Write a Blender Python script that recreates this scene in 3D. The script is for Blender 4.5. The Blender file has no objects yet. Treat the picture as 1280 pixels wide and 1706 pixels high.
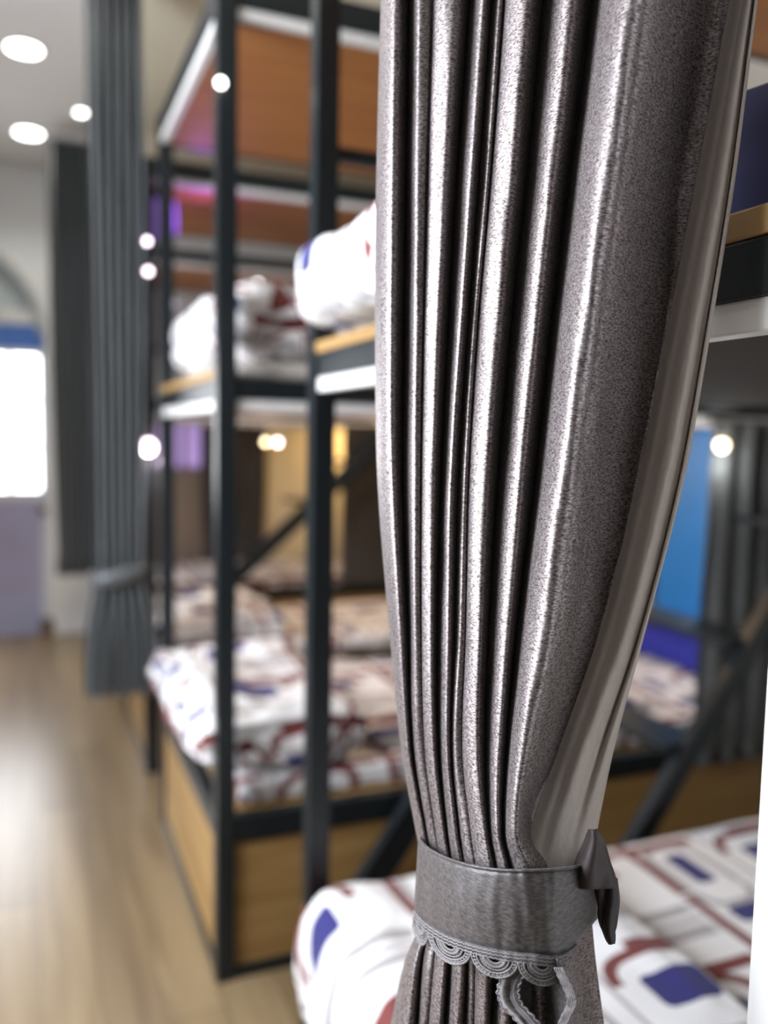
import bpy, bmesh, math, random
from mathutils import Vector, noise

S = bpy.context.scene
COL = S.collection
PI = math.pi
# ------------------------------------------------------------------ camera
FPX = 1403.0
TH, PH, RO = math.radians(22.8), math.radians(5.1), math.radians(1.06)
CAM = Vector((0, 0, 1.3))
FWD = Vector((math.sin(TH) * math.cos(PH), math.cos(TH) * math.cos(PH), -math.sin(PH)))
_r = Vector((math.cos(TH), -math.sin(TH), 0))
_u = _r.cross(FWD)
RGT = _r * math.cos(RO) + _u * math.sin(RO)
UPV = _u * math.cos(RO) - _r * math.sin(RO)
cd = bpy.data.cameras.new('camera')
cam = bpy.data.objects.new('camera', cd)
COL.objects.link(cam)
from mathutils import Matrix
M = Matrix((RGT, UPV, -FWD)).transposed().to_4x4()
M.translation = CAM
cam.matrix_world = M
cd.sensor_width = 36.0
cd.sensor_fit = 'AUTO'
cd.lens = 36.0 * FPX / 1706.0
cd.clip_start = 0.02
cd.dof.use_dof = True
cd.dof.focus_distance = 0.635
cd.dof.aperture_fstop = 2.1
S.camera = cam
# ------------------------------------------------------------------ world, lights, exposure
S.view_settings.view_transform = 'Standard'
S.view_settings.look = 'None'
S.view_settings.gamma = 1.0
S.view_settings.use_curve_mapping = False
S.view_settings.exposure = 0.0
W = bpy.data.worlds.new('daylight')
S.world = W
W.use_nodes = True
W.node_tree.nodes['Background'].inputs[0].default_value = (0.75, 0.85, 1.0, 1)
W.node_tree.nodes['Background'].inputs[1].default_value = 0.3


def area(name, loc, direction, sx, sy, power, color):
    l = bpy.data.lights.new(name, 'AREA')
    l.shape = 'RECTANGLE'
    l.size, l.size_y, l.energy, l.color = sx, sy, power, color
    o = bpy.data.objects.new(name, l)
    COL.objects.link(o)
    o.location = loc
    o.rotation_euler = Vector(direction).to_track_quat('-Z', 'Z').to_euler()
    return o


def point(name, loc, power, color, r=0.03):
    l = bpy.data.lights.new(name, 'POINT')
    l.energy, l.color, l.shadow_soft_size = power, color, r
    o = bpy.data.objects.new(name, l)
    COL.objects.link(o)
    o.location = loc
    return o


# daylight through the aisle window in the left wall (beside the camera)
area('window_daylight', (-1.55, 1.35, 1.60), (1, -0.2, -0.12), 1.7, 1.5, 150, (0.84, 0.89, 1.0))
# daylight through the glazed door at the far end of the aisle
area('door_daylight', (-0.4, 5.55, 1.35), (0, -1, -0.25), 0.9, 0.9, 14, (0.92, 0.95, 1.0))

# ------------------------------------------------------------------ helpers


def px(x, y, z):
    """point seen at photo pixel x, y at depth z along the lens axis"""
    return CAM + z * (FWD + RGT * ((x - 640) / FPX) - UPV * ((y - 853) / FPX))


def tag(o, label=None, cat=None, group=None, kind=None):
    if label:
        o['label'] = label
    if cat:
        o['category'] = cat
    if group:
        o['group'] = group
    if kind:
        o['kind'] = kind
    return o


def thing(name, label, cat, loc=(0, 0, 0), group=None):
    o = bpy.data.objects.new(name, None)
    COL.objects.link(o)
    o.location = loc
    o.empty_display_size = 0.05
    return tag(o, label, cat, group)


def obj(name, bm, mat, parent=None, smooth=False):
    me = bpy.data.meshes.new(name)
    bm.normal_update()
    bm.to_mesh(me)
    bm.free()
    me.materials.append(mat)
    if smooth:
        me.polygons.foreach_set('use_smooth', [True] * len(me.polygons))
    o = bpy.data.objects.new(name, me)
    COL.objects.link(o)
    if parent:
        o.parent = parent
        l = parent.location.copy()
        p = parent.parent
        while p:
            l += p.location
            p = p.parent
        o.matrix_parent_inverse = Matrix.Translation(-l)
    return o


def bm_box(bm, lo, hi, bev=0.0):
    b2 = bmesh.new()
    bmesh.ops.create_cube(b2, size=1)
    lo, hi = Vector(lo), Vector(hi)
    c, s = (lo + hi) / 2, hi - lo
    for v in b2.verts:
        v.co = Vector((v.co.x * s.x, v.co.y * s.y, v.co.z * s.z)) + c
    if bev > 0:
        bmesh.ops.bevel(b2, geom=b2.edges[:], offset=bev, segments=2, affect='EDGES', profile=0.6)
    me = bpy.data.meshes.new('t')
    b2.to_mesh(me)
    b2.free()
    bm.from_mesh(me)
    bpy.data.meshes.remove(me)
    return bm


def box(name, lo, hi, mat, parent=None, bev=0.002):
    return obj(name, bm_box(bmesh.new(), lo, hi, bev), mat, parent)


def struct(name, lo, hi, mat, bev=0.0):
    return tag(box(name, lo, hi, mat, None, bev), kind='structure')


def bm_bar(bm, a, b, w, h, up=(0, 0, 1), bev=0.002):
    """square bar from a to b, w wide across, h high"""
    a, b = Vector(a), Vector(b)
    d = (b - a)
    L = d.length
    d.normalize()
    s = d.cross(Vector(up)).normalized()
    u = s.cross(d)
    b2 = bmesh.new()
    bmesh.ops.create_cube(b2, size=1)
    for v in b2.verts:
        q = v.co.copy()
        v.co = (a + b) / 2 + d * (q.x * L) + s * (q.y * w) + u * (q.z * h)
    if bev:
        bmesh.ops.bevel(b2, geom=b2.edges[:], offset=bev, segments=2, affect='EDGES')
    bmesh.ops.recalc_face_normals(b2, faces=b2.faces[:])
    me = bpy.data.meshes.new('t')
    b2.to_mesh(me)
    b2.free()
    bm.from_mesh(me)
    bpy.data.meshes.remove(me)
    return bm


def bm_tube(bm, pts, r, n=6, closed=False):
    pts = [Vector(p) for p in pts]
    rings = []
    N = len(pts)
    ref = Vector((0.31, 0.17, 0.93))
    for i, p in enumerate(pts):
        a = pts[max(i - 1, 0)]
        b = pts[min(i + 1, N - 1)]
        t = (b - a).normalized()
        s = t.cross(ref).normalized()
        u = s.cross(t)
        rings.append([bm.verts.new(p + (s * math.cos(2 * PI * k / n) + u * math.sin(2 * PI * k / n)) * r) for k in range(n)])
    for i in range(N - 1):
        for k in range(n):
            bm.faces.new((rings[i][k], rings[i][(k + 1) % n], rings[i + 1][(k + 1) % n], rings[i + 1][k]))
    if not closed:
        bm.faces.new(rings[0][::-1])
        bm.faces.new(rings[-1])
    return bm


def bm_lathe(bm, prof, c, axis='Z', n=24):
    """prof: list of (r, h)"""
    c = Vector(c)
    rings = []
    for r, h in prof:
        ring = []
        for k in range(n):
            a = 2 * PI * k / n
            v = (r * math.cos(a), r * math.sin(a), h)
            if axis == 'X':
                v = (v[2], v[0], v[1])
            elif axis == 'Y':
                v = (v[0], v[2], v[1])
            ring.append(bm.verts.new(c + Vector(v)))
        rings.append(ring)
    for i in range(len(rings) - 1):
        for k in range(n):
            bm.faces.new((rings[i][k], rings[i][(k + 1) % n], rings[i + 1][(k + 1) % n], rings[i + 1][k]))
    bm.faces.new(rings[0])
    bm.faces.new(rings[-1])
    bmesh.ops.recalc_face_normals(bm, faces=bm.faces[:])
    return bm


def bm_grid(bm, P, closed=False):
    """P[i][j] points -> quads"""
    V = [[bm.verts.new(p) for p in row] for row in P]
    m = len(V[0])
    for i in range(len(V) - 1):
        for j in range(m if closed else m - 1):
            j2 = (j + 1) % m
            bm.faces.new((V[i][j], V[i][j2], V[i + 1][j2], V[i + 1][j]))
    return bm


def solid(o, t, offset=0.0):
    m = o.modifiers.new('thickness', 'SOLIDIFY')
    m.thickness = t
    m.offset = offset
    return o


def lerp_rows(rows, vals, y):
    """monotone-ish smooth interpolation (Catmull-Rom) of vals at rows"""
    if y <= rows[0]:
        return vals[0] + (y - rows[0]) * (vals[1] - vals[0]) / (rows[1] - rows[0])
    if y >= rows[-1]:
        return vals[-1] + (y - rows[-1]) * (vals[-1] - vals[-2]) / (rows[-1] - rows[-2])
    for i in range(len(rows) - 1):
        if rows[i] <= y <= rows[i + 1]:
            break
    h = rows[i + 1] - rows[i]
    t = (y - rows[i]) / h

    def slope(k):
        if k == 0:
            return (vals[1] - vals[0]) / (rows[1] - rows[0])
        if k == len(rows) - 1:
            return (vals[-1] - vals[-2]) / (rows[-1] - rows[-2])
        return (vals[k + 1] - vals[k - 1]) / (rows[k + 1] - rows[k - 1])
    m0, m1 = slope(i) * h, slope(i + 1) * h
    return ((2 * t**3 - 3 * t**2 + 1) * vals[i] + (t**3 - 2 * t**2 + t) * m0 + (-2 * t**3 + 3 * t**2) * vals[i + 1] + (t**3 - t**2) * m1)


# ------------------------------------------------------------------ materials
class N:
    """small expression builder for shader maths"""

    def __init__(s, nt, sock):
        s.nt, s.s = nt, sock

    def _m(s, op, *a):
        n = s.nt.nodes.new('ShaderNodeMath')
        n.operation = op
        for i, x in enumerate((s,) + a):
            if isinstance(x, N):
                s.nt.links.new(x.s, n.inputs[i])
            else:
                n.inputs[i].default_value = x
        return N(s.nt, n.outputs[0])

    def __add__(s, o): return s._m('ADD', o)
    def __sub__(s, o): return s._m('SUBTRACT', o)
    def __mul__(s, o): return s._m('MULTIPLY', o)
    def mod(s, p): return s._m('FLOORED_MODULO', p)
    def abs(s): return s._m('ABSOLUTE')
    def max(s, o): return s._m('MAXIMUM', o)
    def min(s, o): return s._m('MINIMUM', o)
    def lt(s, o): return s._m('LESS_THAN', o)
    def gt(s, o): return s._m('GREATER_THAN', o)
    def sqrt(s): return s._m('SQRT')


def new_mat(name):
    m = bpy.data.materials.new(name)
    m.use_nodes = True
    nt = m.node_tree
    return m, nt, nt.nodes['Principled BSDF']


def mat(name, color, rough=0.6, metal=0.0, var=0.0, scale=20.0, stretch=(1, 1, 1), bump=0.0, spec=0.5, emit=None, estr=0.0, sheen=0.0):
    m, nt, b = new_mat(name)
    b.inputs['Base Color'].default_value = (*color, 1)
    b.inputs['Roughness'].default_value = rough
    b.inputs['Metallic'].default_value = metal
    b.inputs['Specular IOR Level'].default_value = spec
    if sheen:
        b.inputs['Sheen Weight'].default_value = sheen
    if emit:
        b.inputs['Emission Color'].default_value = (*emit, 1)
        b.inputs['Emission Strength'].default_value = estr
    if var or bump:
        tc = nt.nodes.new('ShaderNodeTexCoord')
        mp = nt.nodes.new('ShaderNodeMapping')
        mp.inputs['Scale'].default_value = stretch
        nz = nt.nodes.new('ShaderNodeTexNoise')
        nz.inputs['Scale'].default_value = scale
        nz.inputs['Detail'].default_value = 5
        nt.links.new(tc.outputs['Object'], mp.inputs[0])
        nt.links.new(mp.outputs[0], nz.inputs['Vector'])
        if var:
            rp = nt.nodes.new('ShaderNodeValToRGB')
            rp.color_ramp.elements[0].position = 0.3
            rp.color_ramp.elements[1].position = 0.7
            rp.color_ramp.elements[0].color = (*[c * (1 - var) for c in color], 1)
            rp.color_ramp.elements[1].color = (*[min(1, c * (1 + var)) for c in color], 1)
            nt.links.new(nz.outputs['Fac'], rp.inputs[0])
            nt.links.new(rp.outputs[0], b.inputs['Base Color'])
        if bump:
            bp = nt.nodes.new('ShaderNodeBump')
            bp.inputs['Strength'].default_value = bump
            bp.inputs['Distance'].default_value = 0.002
            nt.links.new(nz.outputs['Fac'], bp.inputs['Height'])
            nt.links.new(bp.outputs[0], b.inputs['Normal'])
    return m


def satin(name, dark, light, rough, sheen=0.2, fine=900.0, spec=0.6):
    """woven satin: fine grain, slubs running across the cloth"""
    m, nt, b = new_mat(name)
    tc = nt.nodes.new('ShaderNodeTexCoord')
    mp = nt.nodes.new('ShaderNodeMapping')
    mp.inputs['Scale'].default_value = (0.35, 0.35, 1.0)
    nt.links.new(tc.outputs['Object'], mp.inputs[0])
    n1 = nt.nodes.new('ShaderNodeTexNoise')
    n1.inputs['Scale'].default_value = fine
    n1.inputs['Detail'].default_value = 3
    n1.inputs['Roughness'].default_value = 0.65
    nt.links.new(mp.outputs[0], n1.inputs['Vector'])
    rp = nt.nodes.new('ShaderNodeValToRGB')
    rp.color_ramp.elements[0].position = 0.36
    rp.color_ramp.elements[1].position = 0.66
    rp.color_ramp.elements[0].color = (*dark, 1)
    rp.color_ramp.elements[1].color = (*light, 1)
    nt.links.new(n1.outputs['Fac'], rp.inputs[0])
    nt.links.new(rp.outputs[0], b.inputs['Base Color'])
    rr = nt.nodes.new('ShaderNodeMapRange')
    rr.inputs['To Min'].default_value = rough + 0.14
    rr.inputs['To Max'].default_value = rough - 0.10
    nt.links.new(n1.outputs['Fac'], rr.inputs['Value'])
    nt.links.new(rr.outputs[0], b.inputs['Roughness'])
    b.inputs['Specular IOR Level'].default_value = spec
    b.inputs['Sheen Weight'].default_value = sheen
    b.inputs['Sheen Roughness'].default_value = 0.4
    bp = nt.nodes.new('ShaderNodeBump')
    bp.inputs['Strength'].default_value = 0.35
    bp.inputs['Distance'].default_value = 0.0006
    nt.links.new(n1.outputs['Fac'], bp.inputs['Height'])
    nt.links.new(bp.outputs[0], b.inputs['Normal'])
    return m


def wood(name, c1, c2, rough, axis, ring=9.0, plank=None, spec=0.5):
    """grain along axis; plank = (width, length) adds floorboard joints"""
    m, nt, b = new_mat(name)
    tc = nt.nodes.new('ShaderNodeTexCoord')
    mp = nt.nodes.new('ShaderNodeMapping')
    sc = [14.0, 14.0, 14.0]
    sc['XYZ'.index(axis)] = 0.9
    mp.inputs['Scale'].default_value = sc
    nt.links.new(tc.outputs['Object'], mp.inputs[0])
    nz = nt.nodes.new('ShaderNodeTexNoise')
    nz.inputs['Scale'].default_value = 1.4
    nz.inputs['Detail'].default_value = 7
    nz.inputs['Distortion'].default_value = 0.6
    nt.links.new(mp.outputs[0], nz.inputs['Vector'])
    rp = nt.nodes.new('ShaderNodeValToRGB')
    rp.color_ramp.elements[0].position = 0.32
    rp.color_ramp.elements[1].position = 0.68
    rp.color_ramp.elements[0].color = (*c1, 1)
    rp.color_ramp.elements[1].color = (*c2, 1)
    nt.links.new(nz.outputs['Fac'], rp.inputs[0])
    out = rp.outputs[0]
    if plank:
        br = nt.nodes.new('ShaderNodeTexBrick')
        br.inputs['Scale'].default_value = 1.0
        br.inputs['Brick Width'].default_value = plank[1]
        br.inputs['Row Height'].default_value = plank[0]
        br.inputs['Mortar Size'].default_value = 0.0015
        br.inputs['Color1'].default_value = (1.0, 1.0, 1.0, 1)
        br.inputs['Color2'].default_value = (0.72, 0.70, 0.68, 1)
        br.inputs['Mortar'].default_value = (0.45, 0.4, 0.35, 1)
        mp2 = nt.nodes.new('ShaderNodeMapping')
        mp2.inputs['Rotation'].default_value = (0, 0, PI / 2)
        nt.links.new(tc.outputs['Object'], mp2.inputs[0])
        nt.links.new(mp2.outputs[0], br.inputs['Vector'])
        mx = nt.nodes.new('ShaderNodeMixRGB')
        mx.blend_type = 'MULTIPLY'
        mx.inputs[0].default_value = 1.0
        nt.links.new(out, mx.inputs[1])
        nt.links.new(br.outputs['Color'], mx.inputs[2])
        out = mx.outputs[0]
    nt.links.new(out, b.inputs['Base Color'])
    b.inputs['Roughness'].default_value = rough
    b.inputs['Specular IOR Level'].default_value = spec
    return m


def bedding(name, white=(0.82, 0.81, 0.80)):
    """printed cotton: white with maroon bars, grey stripes, navy rounded blocks; laid out in UV metres"""
    m, nt, b = new_mat(name)
    uv = nt.nodes.new('ShaderNodeUVMap')
    uv.uv_map = 'UVMap'
    wz = nt.nodes.new('ShaderNodeTexNoise')
    wz.inputs['Scale'].default_value = 3.0
    nt.links.new(uv.outputs[0], wz.inputs['Vector'])
    sep = nt.nodes.new('ShaderNodeSeparateXYZ')
    nt.links.new(uv.outputs[0], sep.inputs[0])
    U, V = N(nt, sep.outputs[0]) * 0.85, N(nt, sep.outputs[1]) * 0.85
    p, q = U.mod(0.44), V.mod(0.34)

    def rbox(x, y, hx, hy, r):
        dx = ((p - x).abs() - (hx - r)).max(0.0)
        dy = ((q - y).abs() - (hy - r)).max(0.0)
        return (dx * dx + dy * dy).sqrt() - r
    grey = ((q - 0.055).abs().lt(0.014)).max((q - 0.085).abs().lt(0.006)).max((q - 0.115).abs().lt(0.012))
    grey = grey._m('MULTIPLY', p.lt(0.27))
    grey = grey.max(rbox(0.36, 0.20, 0.055, 0.10, 0.04).abs().lt(0.008)).max(((p - 0.02).abs().lt(0.004)))
    red = ((p - 0.285).abs().lt(0.011)).max(((q - 0.31).abs().lt(0.013))._m('MULTIPLY', p.gt(0.10)))
    red = red.max(((rbox(0.12, 0.22, 0.085, 0.075, 0.05)).abs().lt(0.010))._m('MULTIPLY', q.gt(0.24)))
    navy = rbox(0.12, 0.215, 0.05, 0.035, 0.014).lt(0.0)
    navy = navy.max(rbox(0.37, 0.07, 0.05, 0.022, 0.012).lt(0.0)).max(rbox(0.36, 0.22, 0.022, 0.05, 0.012).lt(0.0))
    line = ((p - 0.262).abs().lt(0.003)).max((q - 0.15).abs().lt(0.003))
    cur = None

    def mix(a, c, f):
        n = nt.nodes.new('ShaderNodeMixRGB')
        if isinstance(a, tuple):
            n.inputs[1].default_value = (*a, 1)
        else:
            nt.links.new(a, n.inputs[1])
        n.inputs[2].default_value = (*c, 1)
        nt.links.new(f.s, n.inputs[0])
        return n.outputs[0]
    cur = mix(white, (0.40, 0.38, 0.38), grey)
    cur = mix(cur, (0.17, 0.032, 0.028), red)
    cur = mix(cur, (0.018, 0.018, 0.14), navy)
    cur = mix(cur, white, line)
    nt.links.new(cur, b.inputs['Base Color'])
    b.inputs['Roughness'].default_value = 0.8
    b.inputs['Sheen Weight'].default_value = 0.1
    return m


PALEW = wood('pale_tread_wood', (0.60, 0.50, 0.36), (0.75, 0.65, 0.50), 0.4, 'Y')
STEEL = mat('steel_dark_powdercoat', (0.010, 0.014, 0.016), 0.36, 0.0, 0.15, 60, spec=0.35)
OAK_Y = wood('oak_board_y', (0.28, 0.155, 0.048), (0.42, 0.26, 0.095), 0.5, 'Y')
OAK_X = wood('oak_board_x', (0.28, 0.155, 0.048), (0.42, 0.26, 0.095), 0.5, 'X')
BROWN = wood('brown_board', (0.33, 0.125, 0.030), (0.43, 0.175, 0.045), 0.5, 'X')
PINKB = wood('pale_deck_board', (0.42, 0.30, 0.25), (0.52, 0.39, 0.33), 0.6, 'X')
SHADEB = wood('shaded_deck_board', (0.006, 0.005, 0.004), (0.014, 0.010, 0.008), 0.8, 'X')  # shade under the nearest upper deck, painted as near-black wood
EDGE = mat('white_edge_strip', (0.80, 0.79, 0.76), 0.45, 0, 0.05, 30)
FLOORM = wood('laminate_floor', (0.215, 0.15, 0.078), (0.32, 0.235, 0.13), 0.30, 'Y', plank=(0.13, 1.2), spec=0.6)
CEILM = mat('ceiling_paint', (0.78, 0.76, 0.72), 0.9, 0, 0.03, 2)
CREAM = mat('cream_wall_paint', (0.80, 0.77, 0.68), 0.85, 0, 0.03, 3)
GREYW = mat('grey_wall_paint', (0.13, 0.125, 0.12), 0.85, 0, 0.03, 3)
WHITEW = mat('white_wall_paint', (0.82, 0.84, 0.83), 0.8, 0, 0.02, 3)
WARMLIT = mat('warm_lit_wall', (0.80, 0.68, 0.42), 0.8, 0, 0.04, 3)
BLUEP = mat('blue_board_paint', (0.010, 0.17, 0.48), 0.40, 0, 0.08, 4)
NAVY = mat('navy_cotton', (0.003, 0.0035, 0.035), 0.85, 0, 0.15, 80, bump=0.2)
ROYAL = mat('royal_blue_cotton', (0.008, 0.012, 0.22), 0.8, 0, 0.15, 80, bump=0.2)
BED = bedding('printed_bedding')
MATT = mat('mattress_ticking', (0.70, 0.66, 0.60), 0.85, 0, 0.05, 40, bump=0.2)
SATIN = satin('grey_brown_satin', (0.062, 0.043, 0.033), (0.42, 0.375, 0.375), 0.43, sheen=0.05, spec=0.6)
SATIN.node_tree.nodes['Principled BSDF'].inputs['Metallic'].default_value = 0.72
LINING = mat('taupe_lining', (0.46, 0.405, 0.36), 0.75, 0, 0.06, 400, (1, 1, 0.3), 0.1)
BANDM = satin('tieback_slub_cloth', (0.035, 0.029, 0.028), (0.11, 0.095, 0.09), 0.45, fine=600)
LACE = mat('grey_lace_thread', (0.20, 0.185, 0.185), 0.7, 0, 0.2, 500)
DARKC = mat('dark_ribbon', (0.022, 0.016, 0.015), 0.6, 0, 0.2, 300)
FARC = satin('slate_curtain_satin', (0.06, 0.068, 0.072), (0.12, 0.135, 0.14), 0.45, fine=300)
DARKCUR = satin('dark_brown_curtain', (0.035, 0.028, 0.022), (0.08, 0.062, 0.045), 0.5, fine=300)
GREYCUR = satin('grey_side_curtain', (0.05, 0.053, 0.05), (0.11, 0.115, 0.11), 0.5, fine=300)
GLOWW = mat('lamp_glow_white', (0.9, 0.9, 0.9), 0.4, emit=(1, 0.97, 0.92), estr=9.0)
GLOWP = mat('lamp_glow_pink', (0.9, 0.9, 0.9), 0.4, emit=(1, 0.82, 0.95), estr=9.0)
GLOWA = mat('lamp_glow_warm', (0.9, 0.9, 0.9), 0.4, emit=(1, 0.80, 0.50), estr=7.0)
GLOWV = mat('added_glow_violet', (0.5, 0.3, 0.9), 0.4, emit=(0.40, 0.20, 0.9), estr=0.55)
DOWNL = mat('downlight_glow', (0.9, 0.9, 0.9), 0.4, emit=(1, 0.98, 0.92), estr=12.0)
CHROME = mat('lamp_metal', (0.6, 0.6, 0.6), 0.3, 1.0)
PANE = mat('daylit_pane', (0.9, 0.9, 0.9), 0.3, emit=(0.95, 0.97, 1.0), estr=6.0)
PANEW = mat('daylit_pane_left', (0.9, 0.9, 0.9), 0.3, emit=(0.92, 0.96, 1.0), estr=3.0)
PANEL_LAV = mat('lavender_door_paint', (0.42, 0.40, 0.56), 0.6, 0, 0.05, 5)
DOORW = mat('door_white_paint', (0.75, 0.75, 0.80), 0.5)
BLUEB = mat('blue_band_paint', (0.07, 0.20, 0.58), 0.5)
FANL = mat('fanlight_grey', (0.55, 0.62, 0.62), 0.6)
SKIRT = mat('brown_skirting', (0.16, 0.10, 0.06), 0.5)
LAVGLOW = mat('lavender_window_glow', (0.5, 0.4, 0.7), 0.5, emit=(0.55, 0.38, 0.9), estr=0.55)

# ------------------------------------------------------------------ room
CEIL = 2.88
XR, YF = 2.50, 5.70
struct('floor', (-1.7, -1.6, -0.06), (XR + 0.1, YF + 0.6, 0.0), FLOORM)
struct('ceiling', (-1.7, -1.6, CEIL), (XR + 0.1, YF + 0.6, CEIL + 0.08), CEILM)
struct('ceiling_warm_slab', (0.36, -1.6, CEIL - 0.03), (XR, YF, CEIL - 0.001), mat('ceiling_warm_light', (0.80, 0.76, 0.58), 0.9, 0, 0.02, 2), 0.002)  # added slab; its cream stands in for warm light on the ceiling
struct('wall_right', (XR, -1.6, 0), (XR + 0.1, YF + 0.1, CEIL), CREAM)
struct('wall_back', (-1.7, -1.7, 0), (XR + 0.1, -1.6, CEIL), GREYW)
# left wall with a window beside the camera
bm = bmesh.new()
wy0, wy1, wz0, wz1 = 0.40, 2.30, 0.80, 2.40
for lo, hi in (((-1.7, -1.6, 0), (-1.6, wy0, CEIL)), ((-1.7, wy1, 0), (-1.6, YF + 0.6, CEIL)),
               ((-1.7, wy0, 0), (-1.6, wy1, wz0)), ((-1.7, wy0, wz1), (-1.6, wy1, CEIL))):
    bm_box(bm, lo, hi)
tag(obj('wall_left', bm, GREYW), kind='structure')
w1 = tag(bpy.data.objects.new('window_1', None), kind='structure')
COL.objects.link(w1)
bm = bmesh.new()
for lo, hi in (((-1.68, wy0, wz0), (-1.6, wy0 + 0.05, wz1)), ((-1.68, wy1 - 0.05, wz0), (-1.6, wy1, wz1)),
               ((-1.68, wy0, wz0), (-1.6, wy1, wz0 + 0.05)), ((-1.68, wy0, wz1 - 0.05), (-1.6, wy1, wz1)),
               ((-1.67, 1.32, wz0), (-1.61, 1.38, wz1))):
    bm_box(bm, lo, hi, 0.004)
obj('window_frame', bm, DOORW, w1)
box('window_glass', (-1.69, wy0, wz0), (-1.68, wy1, wz1), PANEW, w1, 0)

# far wall with the arched doorway
ax, ar, az = -0.45, 0.54, 1.90
bm = bmesh.new()
bm_box(bm, (ax + ar, YF, 0), (XR, YF + 0.15, CEIL))
bm_box(bm, (-1.7, YF, 0), (ax - ar, YF + 0.15, CEIL))
n = 32
for dy in (0, 0.15):
    pts = [(ax - ar * math.cos(PI * k / n), az + ar * math.sin(PI * k / n)) for k in range(n + 1)]
    for k in range(n):
        (x0, z0), (x1, z1) = pts[k], pts[k + 1]
        bm.faces.new([bm.verts.new(v) for v in ((x0, YF + dy, z0), (x1, YF + dy, z1), (x1, YF + dy, CEIL), (x0, YF + dy, CEIL))])
for k in range(n):
    (x0, z0), (x1, z1) = pts[k], pts[k + 1]
    bm.faces.new([bm.verts.new(v) for v in ((x0, YF, z0), (x0, YF + 0.15, z0), (x1, YF + 0.15, z1), (x1, YF, z1))])
bmesh.ops.remove_doubles(bm, verts=bm.verts[:], dist=1e-5)
bmesh.ops.recalc_face_normals(bm, faces=bm.faces[:])
tag(obj('wall_far', bm, WHITEW), kind='structure')
# moulded arch trim
bm = bmesh.new()
bm_tube(bm, [(ax - (ar - 0.015) * math.cos(PI * k / 40), YF - 0.005, az + (ar - 0.015) * math.sin(PI * k / 40)) for k in range(41)], 0.024, 8)
tag(obj('trim_1', bm, mat('arch_trim_grey', (0.55, 0.57, 0.54), 0.6)), kind='structure')
struct('trim_2', (ax - ar, YF + 0.10, 2.04), (ax + ar, YF + 0.14, 2.46), FANL)
struct('trim_3', (ax - ar, YF + 0.06, 1.955), (ax + ar, YF + 0.14, 2.04), EDGE, 0.004)
struct('trim_4', (ax - ar, YF + 0.07, 1.80), (ax + ar, YF + 0.14, 1.955), BLUEB, 0.004)
d1 = tag(bpy.data.objects.new('door_1', None), kind='structure')
COL.objects.link(d1)
yd = YF + 0.05
bm = bmesh.new()
dx0, dx1 = ax - ar + 0.005, ax + ar - 0.005
for lo, hi in (((dx1 - 0.03, yd, 0), (dx1, yd + 0.05, 1.80)), ((dx0, yd, 0), (dx0 + 0.05, yd + 0.05, 1.80)),
               ((dx0, yd, 1.765), (dx1, yd + 0.05, 1.80)), ((dx0, yd, 0.86), (dx1, yd + 0.05, 0.92)),
               ((dx0, yd, 1.19), (dx1, yd + 0.05, 1.21)), ((dx0, yd, 1.47), (dx1, yd + 0.05, 1.49)),
               ((-0.125, yd, 0.9), (-0.10, yd + 0.05, 1.79)), ((-0.46, yd, 0.9), (-0.42, yd + 0.05, 1.79)), ((-0.73, yd, 0.9), (-0.70, yd + 0.05, 1.79))):
    bm_box(bm, lo, hi, 0.003)
obj('door_frame', bm, DOORW, d1)
box('door_glass', (dx0, yd + 0.035, 0.9), (dx1, yd + 0.045, 1.79), PANE, d1, 0)
bm = bmesh.new()
bm_box(bm, (dx0, yd + 0.01, 0.26), (dx1, yd + 0.045, 0.87), 0.002)
obj('door_panel', bm, PANEL_LAV, d1)
box('door_kickplate', (dx0, yd + 0.005, 0.0), (dx1, yd + 0.045, 0.26), mat('lilac_grey_plate', (0.42, 0.44, 0.62), 0.5), d1, 0.002)
bm = bmesh.new()
bm_lathe(bm, [(0.012, 0), (0.012, -0.03), (0.026, -0.035), (0.028, -0.055), (0.014, -0.066)], (dx1 - 0.02, yd, 0.80), 'Y', 16)
obj('door_knob', bm, SKIRT, d1, True)
struct('baseboard_far', (ax + ar + 0.02, YF - 0.015, 0), (XR, YF, 0.07), WHITEW, 0.003)
struct('trim_5', (ax + ar - 0.05, YF - 0.03, 0), (ax + ar + 0.025, YF + 0.0, 0.11), SKIRT, 0.004)
# added panel behind the last bed: warm lamp light painted in as yellow
struct('wall_far_warm_light', (1.42, YF - 0.012, 0), (XR, YF - 0.001, 1.40), WARMLIT)
struct('wall_far_low_shade', (0.42, YF - 0.012, 0), (1.42, YF - 0.001, 1.05), mat('brown_grey_shade', (0.33, 0.27, 0.22), 0.8, 0, 0.05, 3))  # shade on the lower wall, painted in as a brown-grey sheet
w2 = tag(bpy.data.objects.new('window_2', None), kind='structure')
COL.objects.link(w2)
box('window_glass', (0.52, YF - 0.010, 1.08), (1.32, YF - 0.002, 1.42), LAVGLOW, w2, 0)
bm = bmesh.new()
for x in (0.50, 0.92, 1.05, 1.31):
    bm_box(bm, (x, YF - 0.03, 1.05), (x + 0.03, YF - 0.001, 1.45), 0.002)
bm_box(bm, (0.50, YF - 0.03, 1.05), (1.34, YF - 0.001, 1.08), 0.002)
bm_box(bm, (0.50, YF - 0.03, 1.42), (1.34, YF - 0.001, 1.45), 0.002)
obj('window_frame', bm, mat('lavender_frame', (0.35, 0.28, 0.45), 0.6), w2)
# white pillar at the near corner of the first bed
a = px(1258, 1400, 0.60)
struct('column_1', (a.x, a.y - 0.16, 0), (a.x + 0.16, a.y, CEIL), mat('white_gloss_paint', (0.88, 0.88, 0.87), 0.4), 0.006)

# ------------------------------------------------------------------ bunk beds
PW = 0.045


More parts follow.
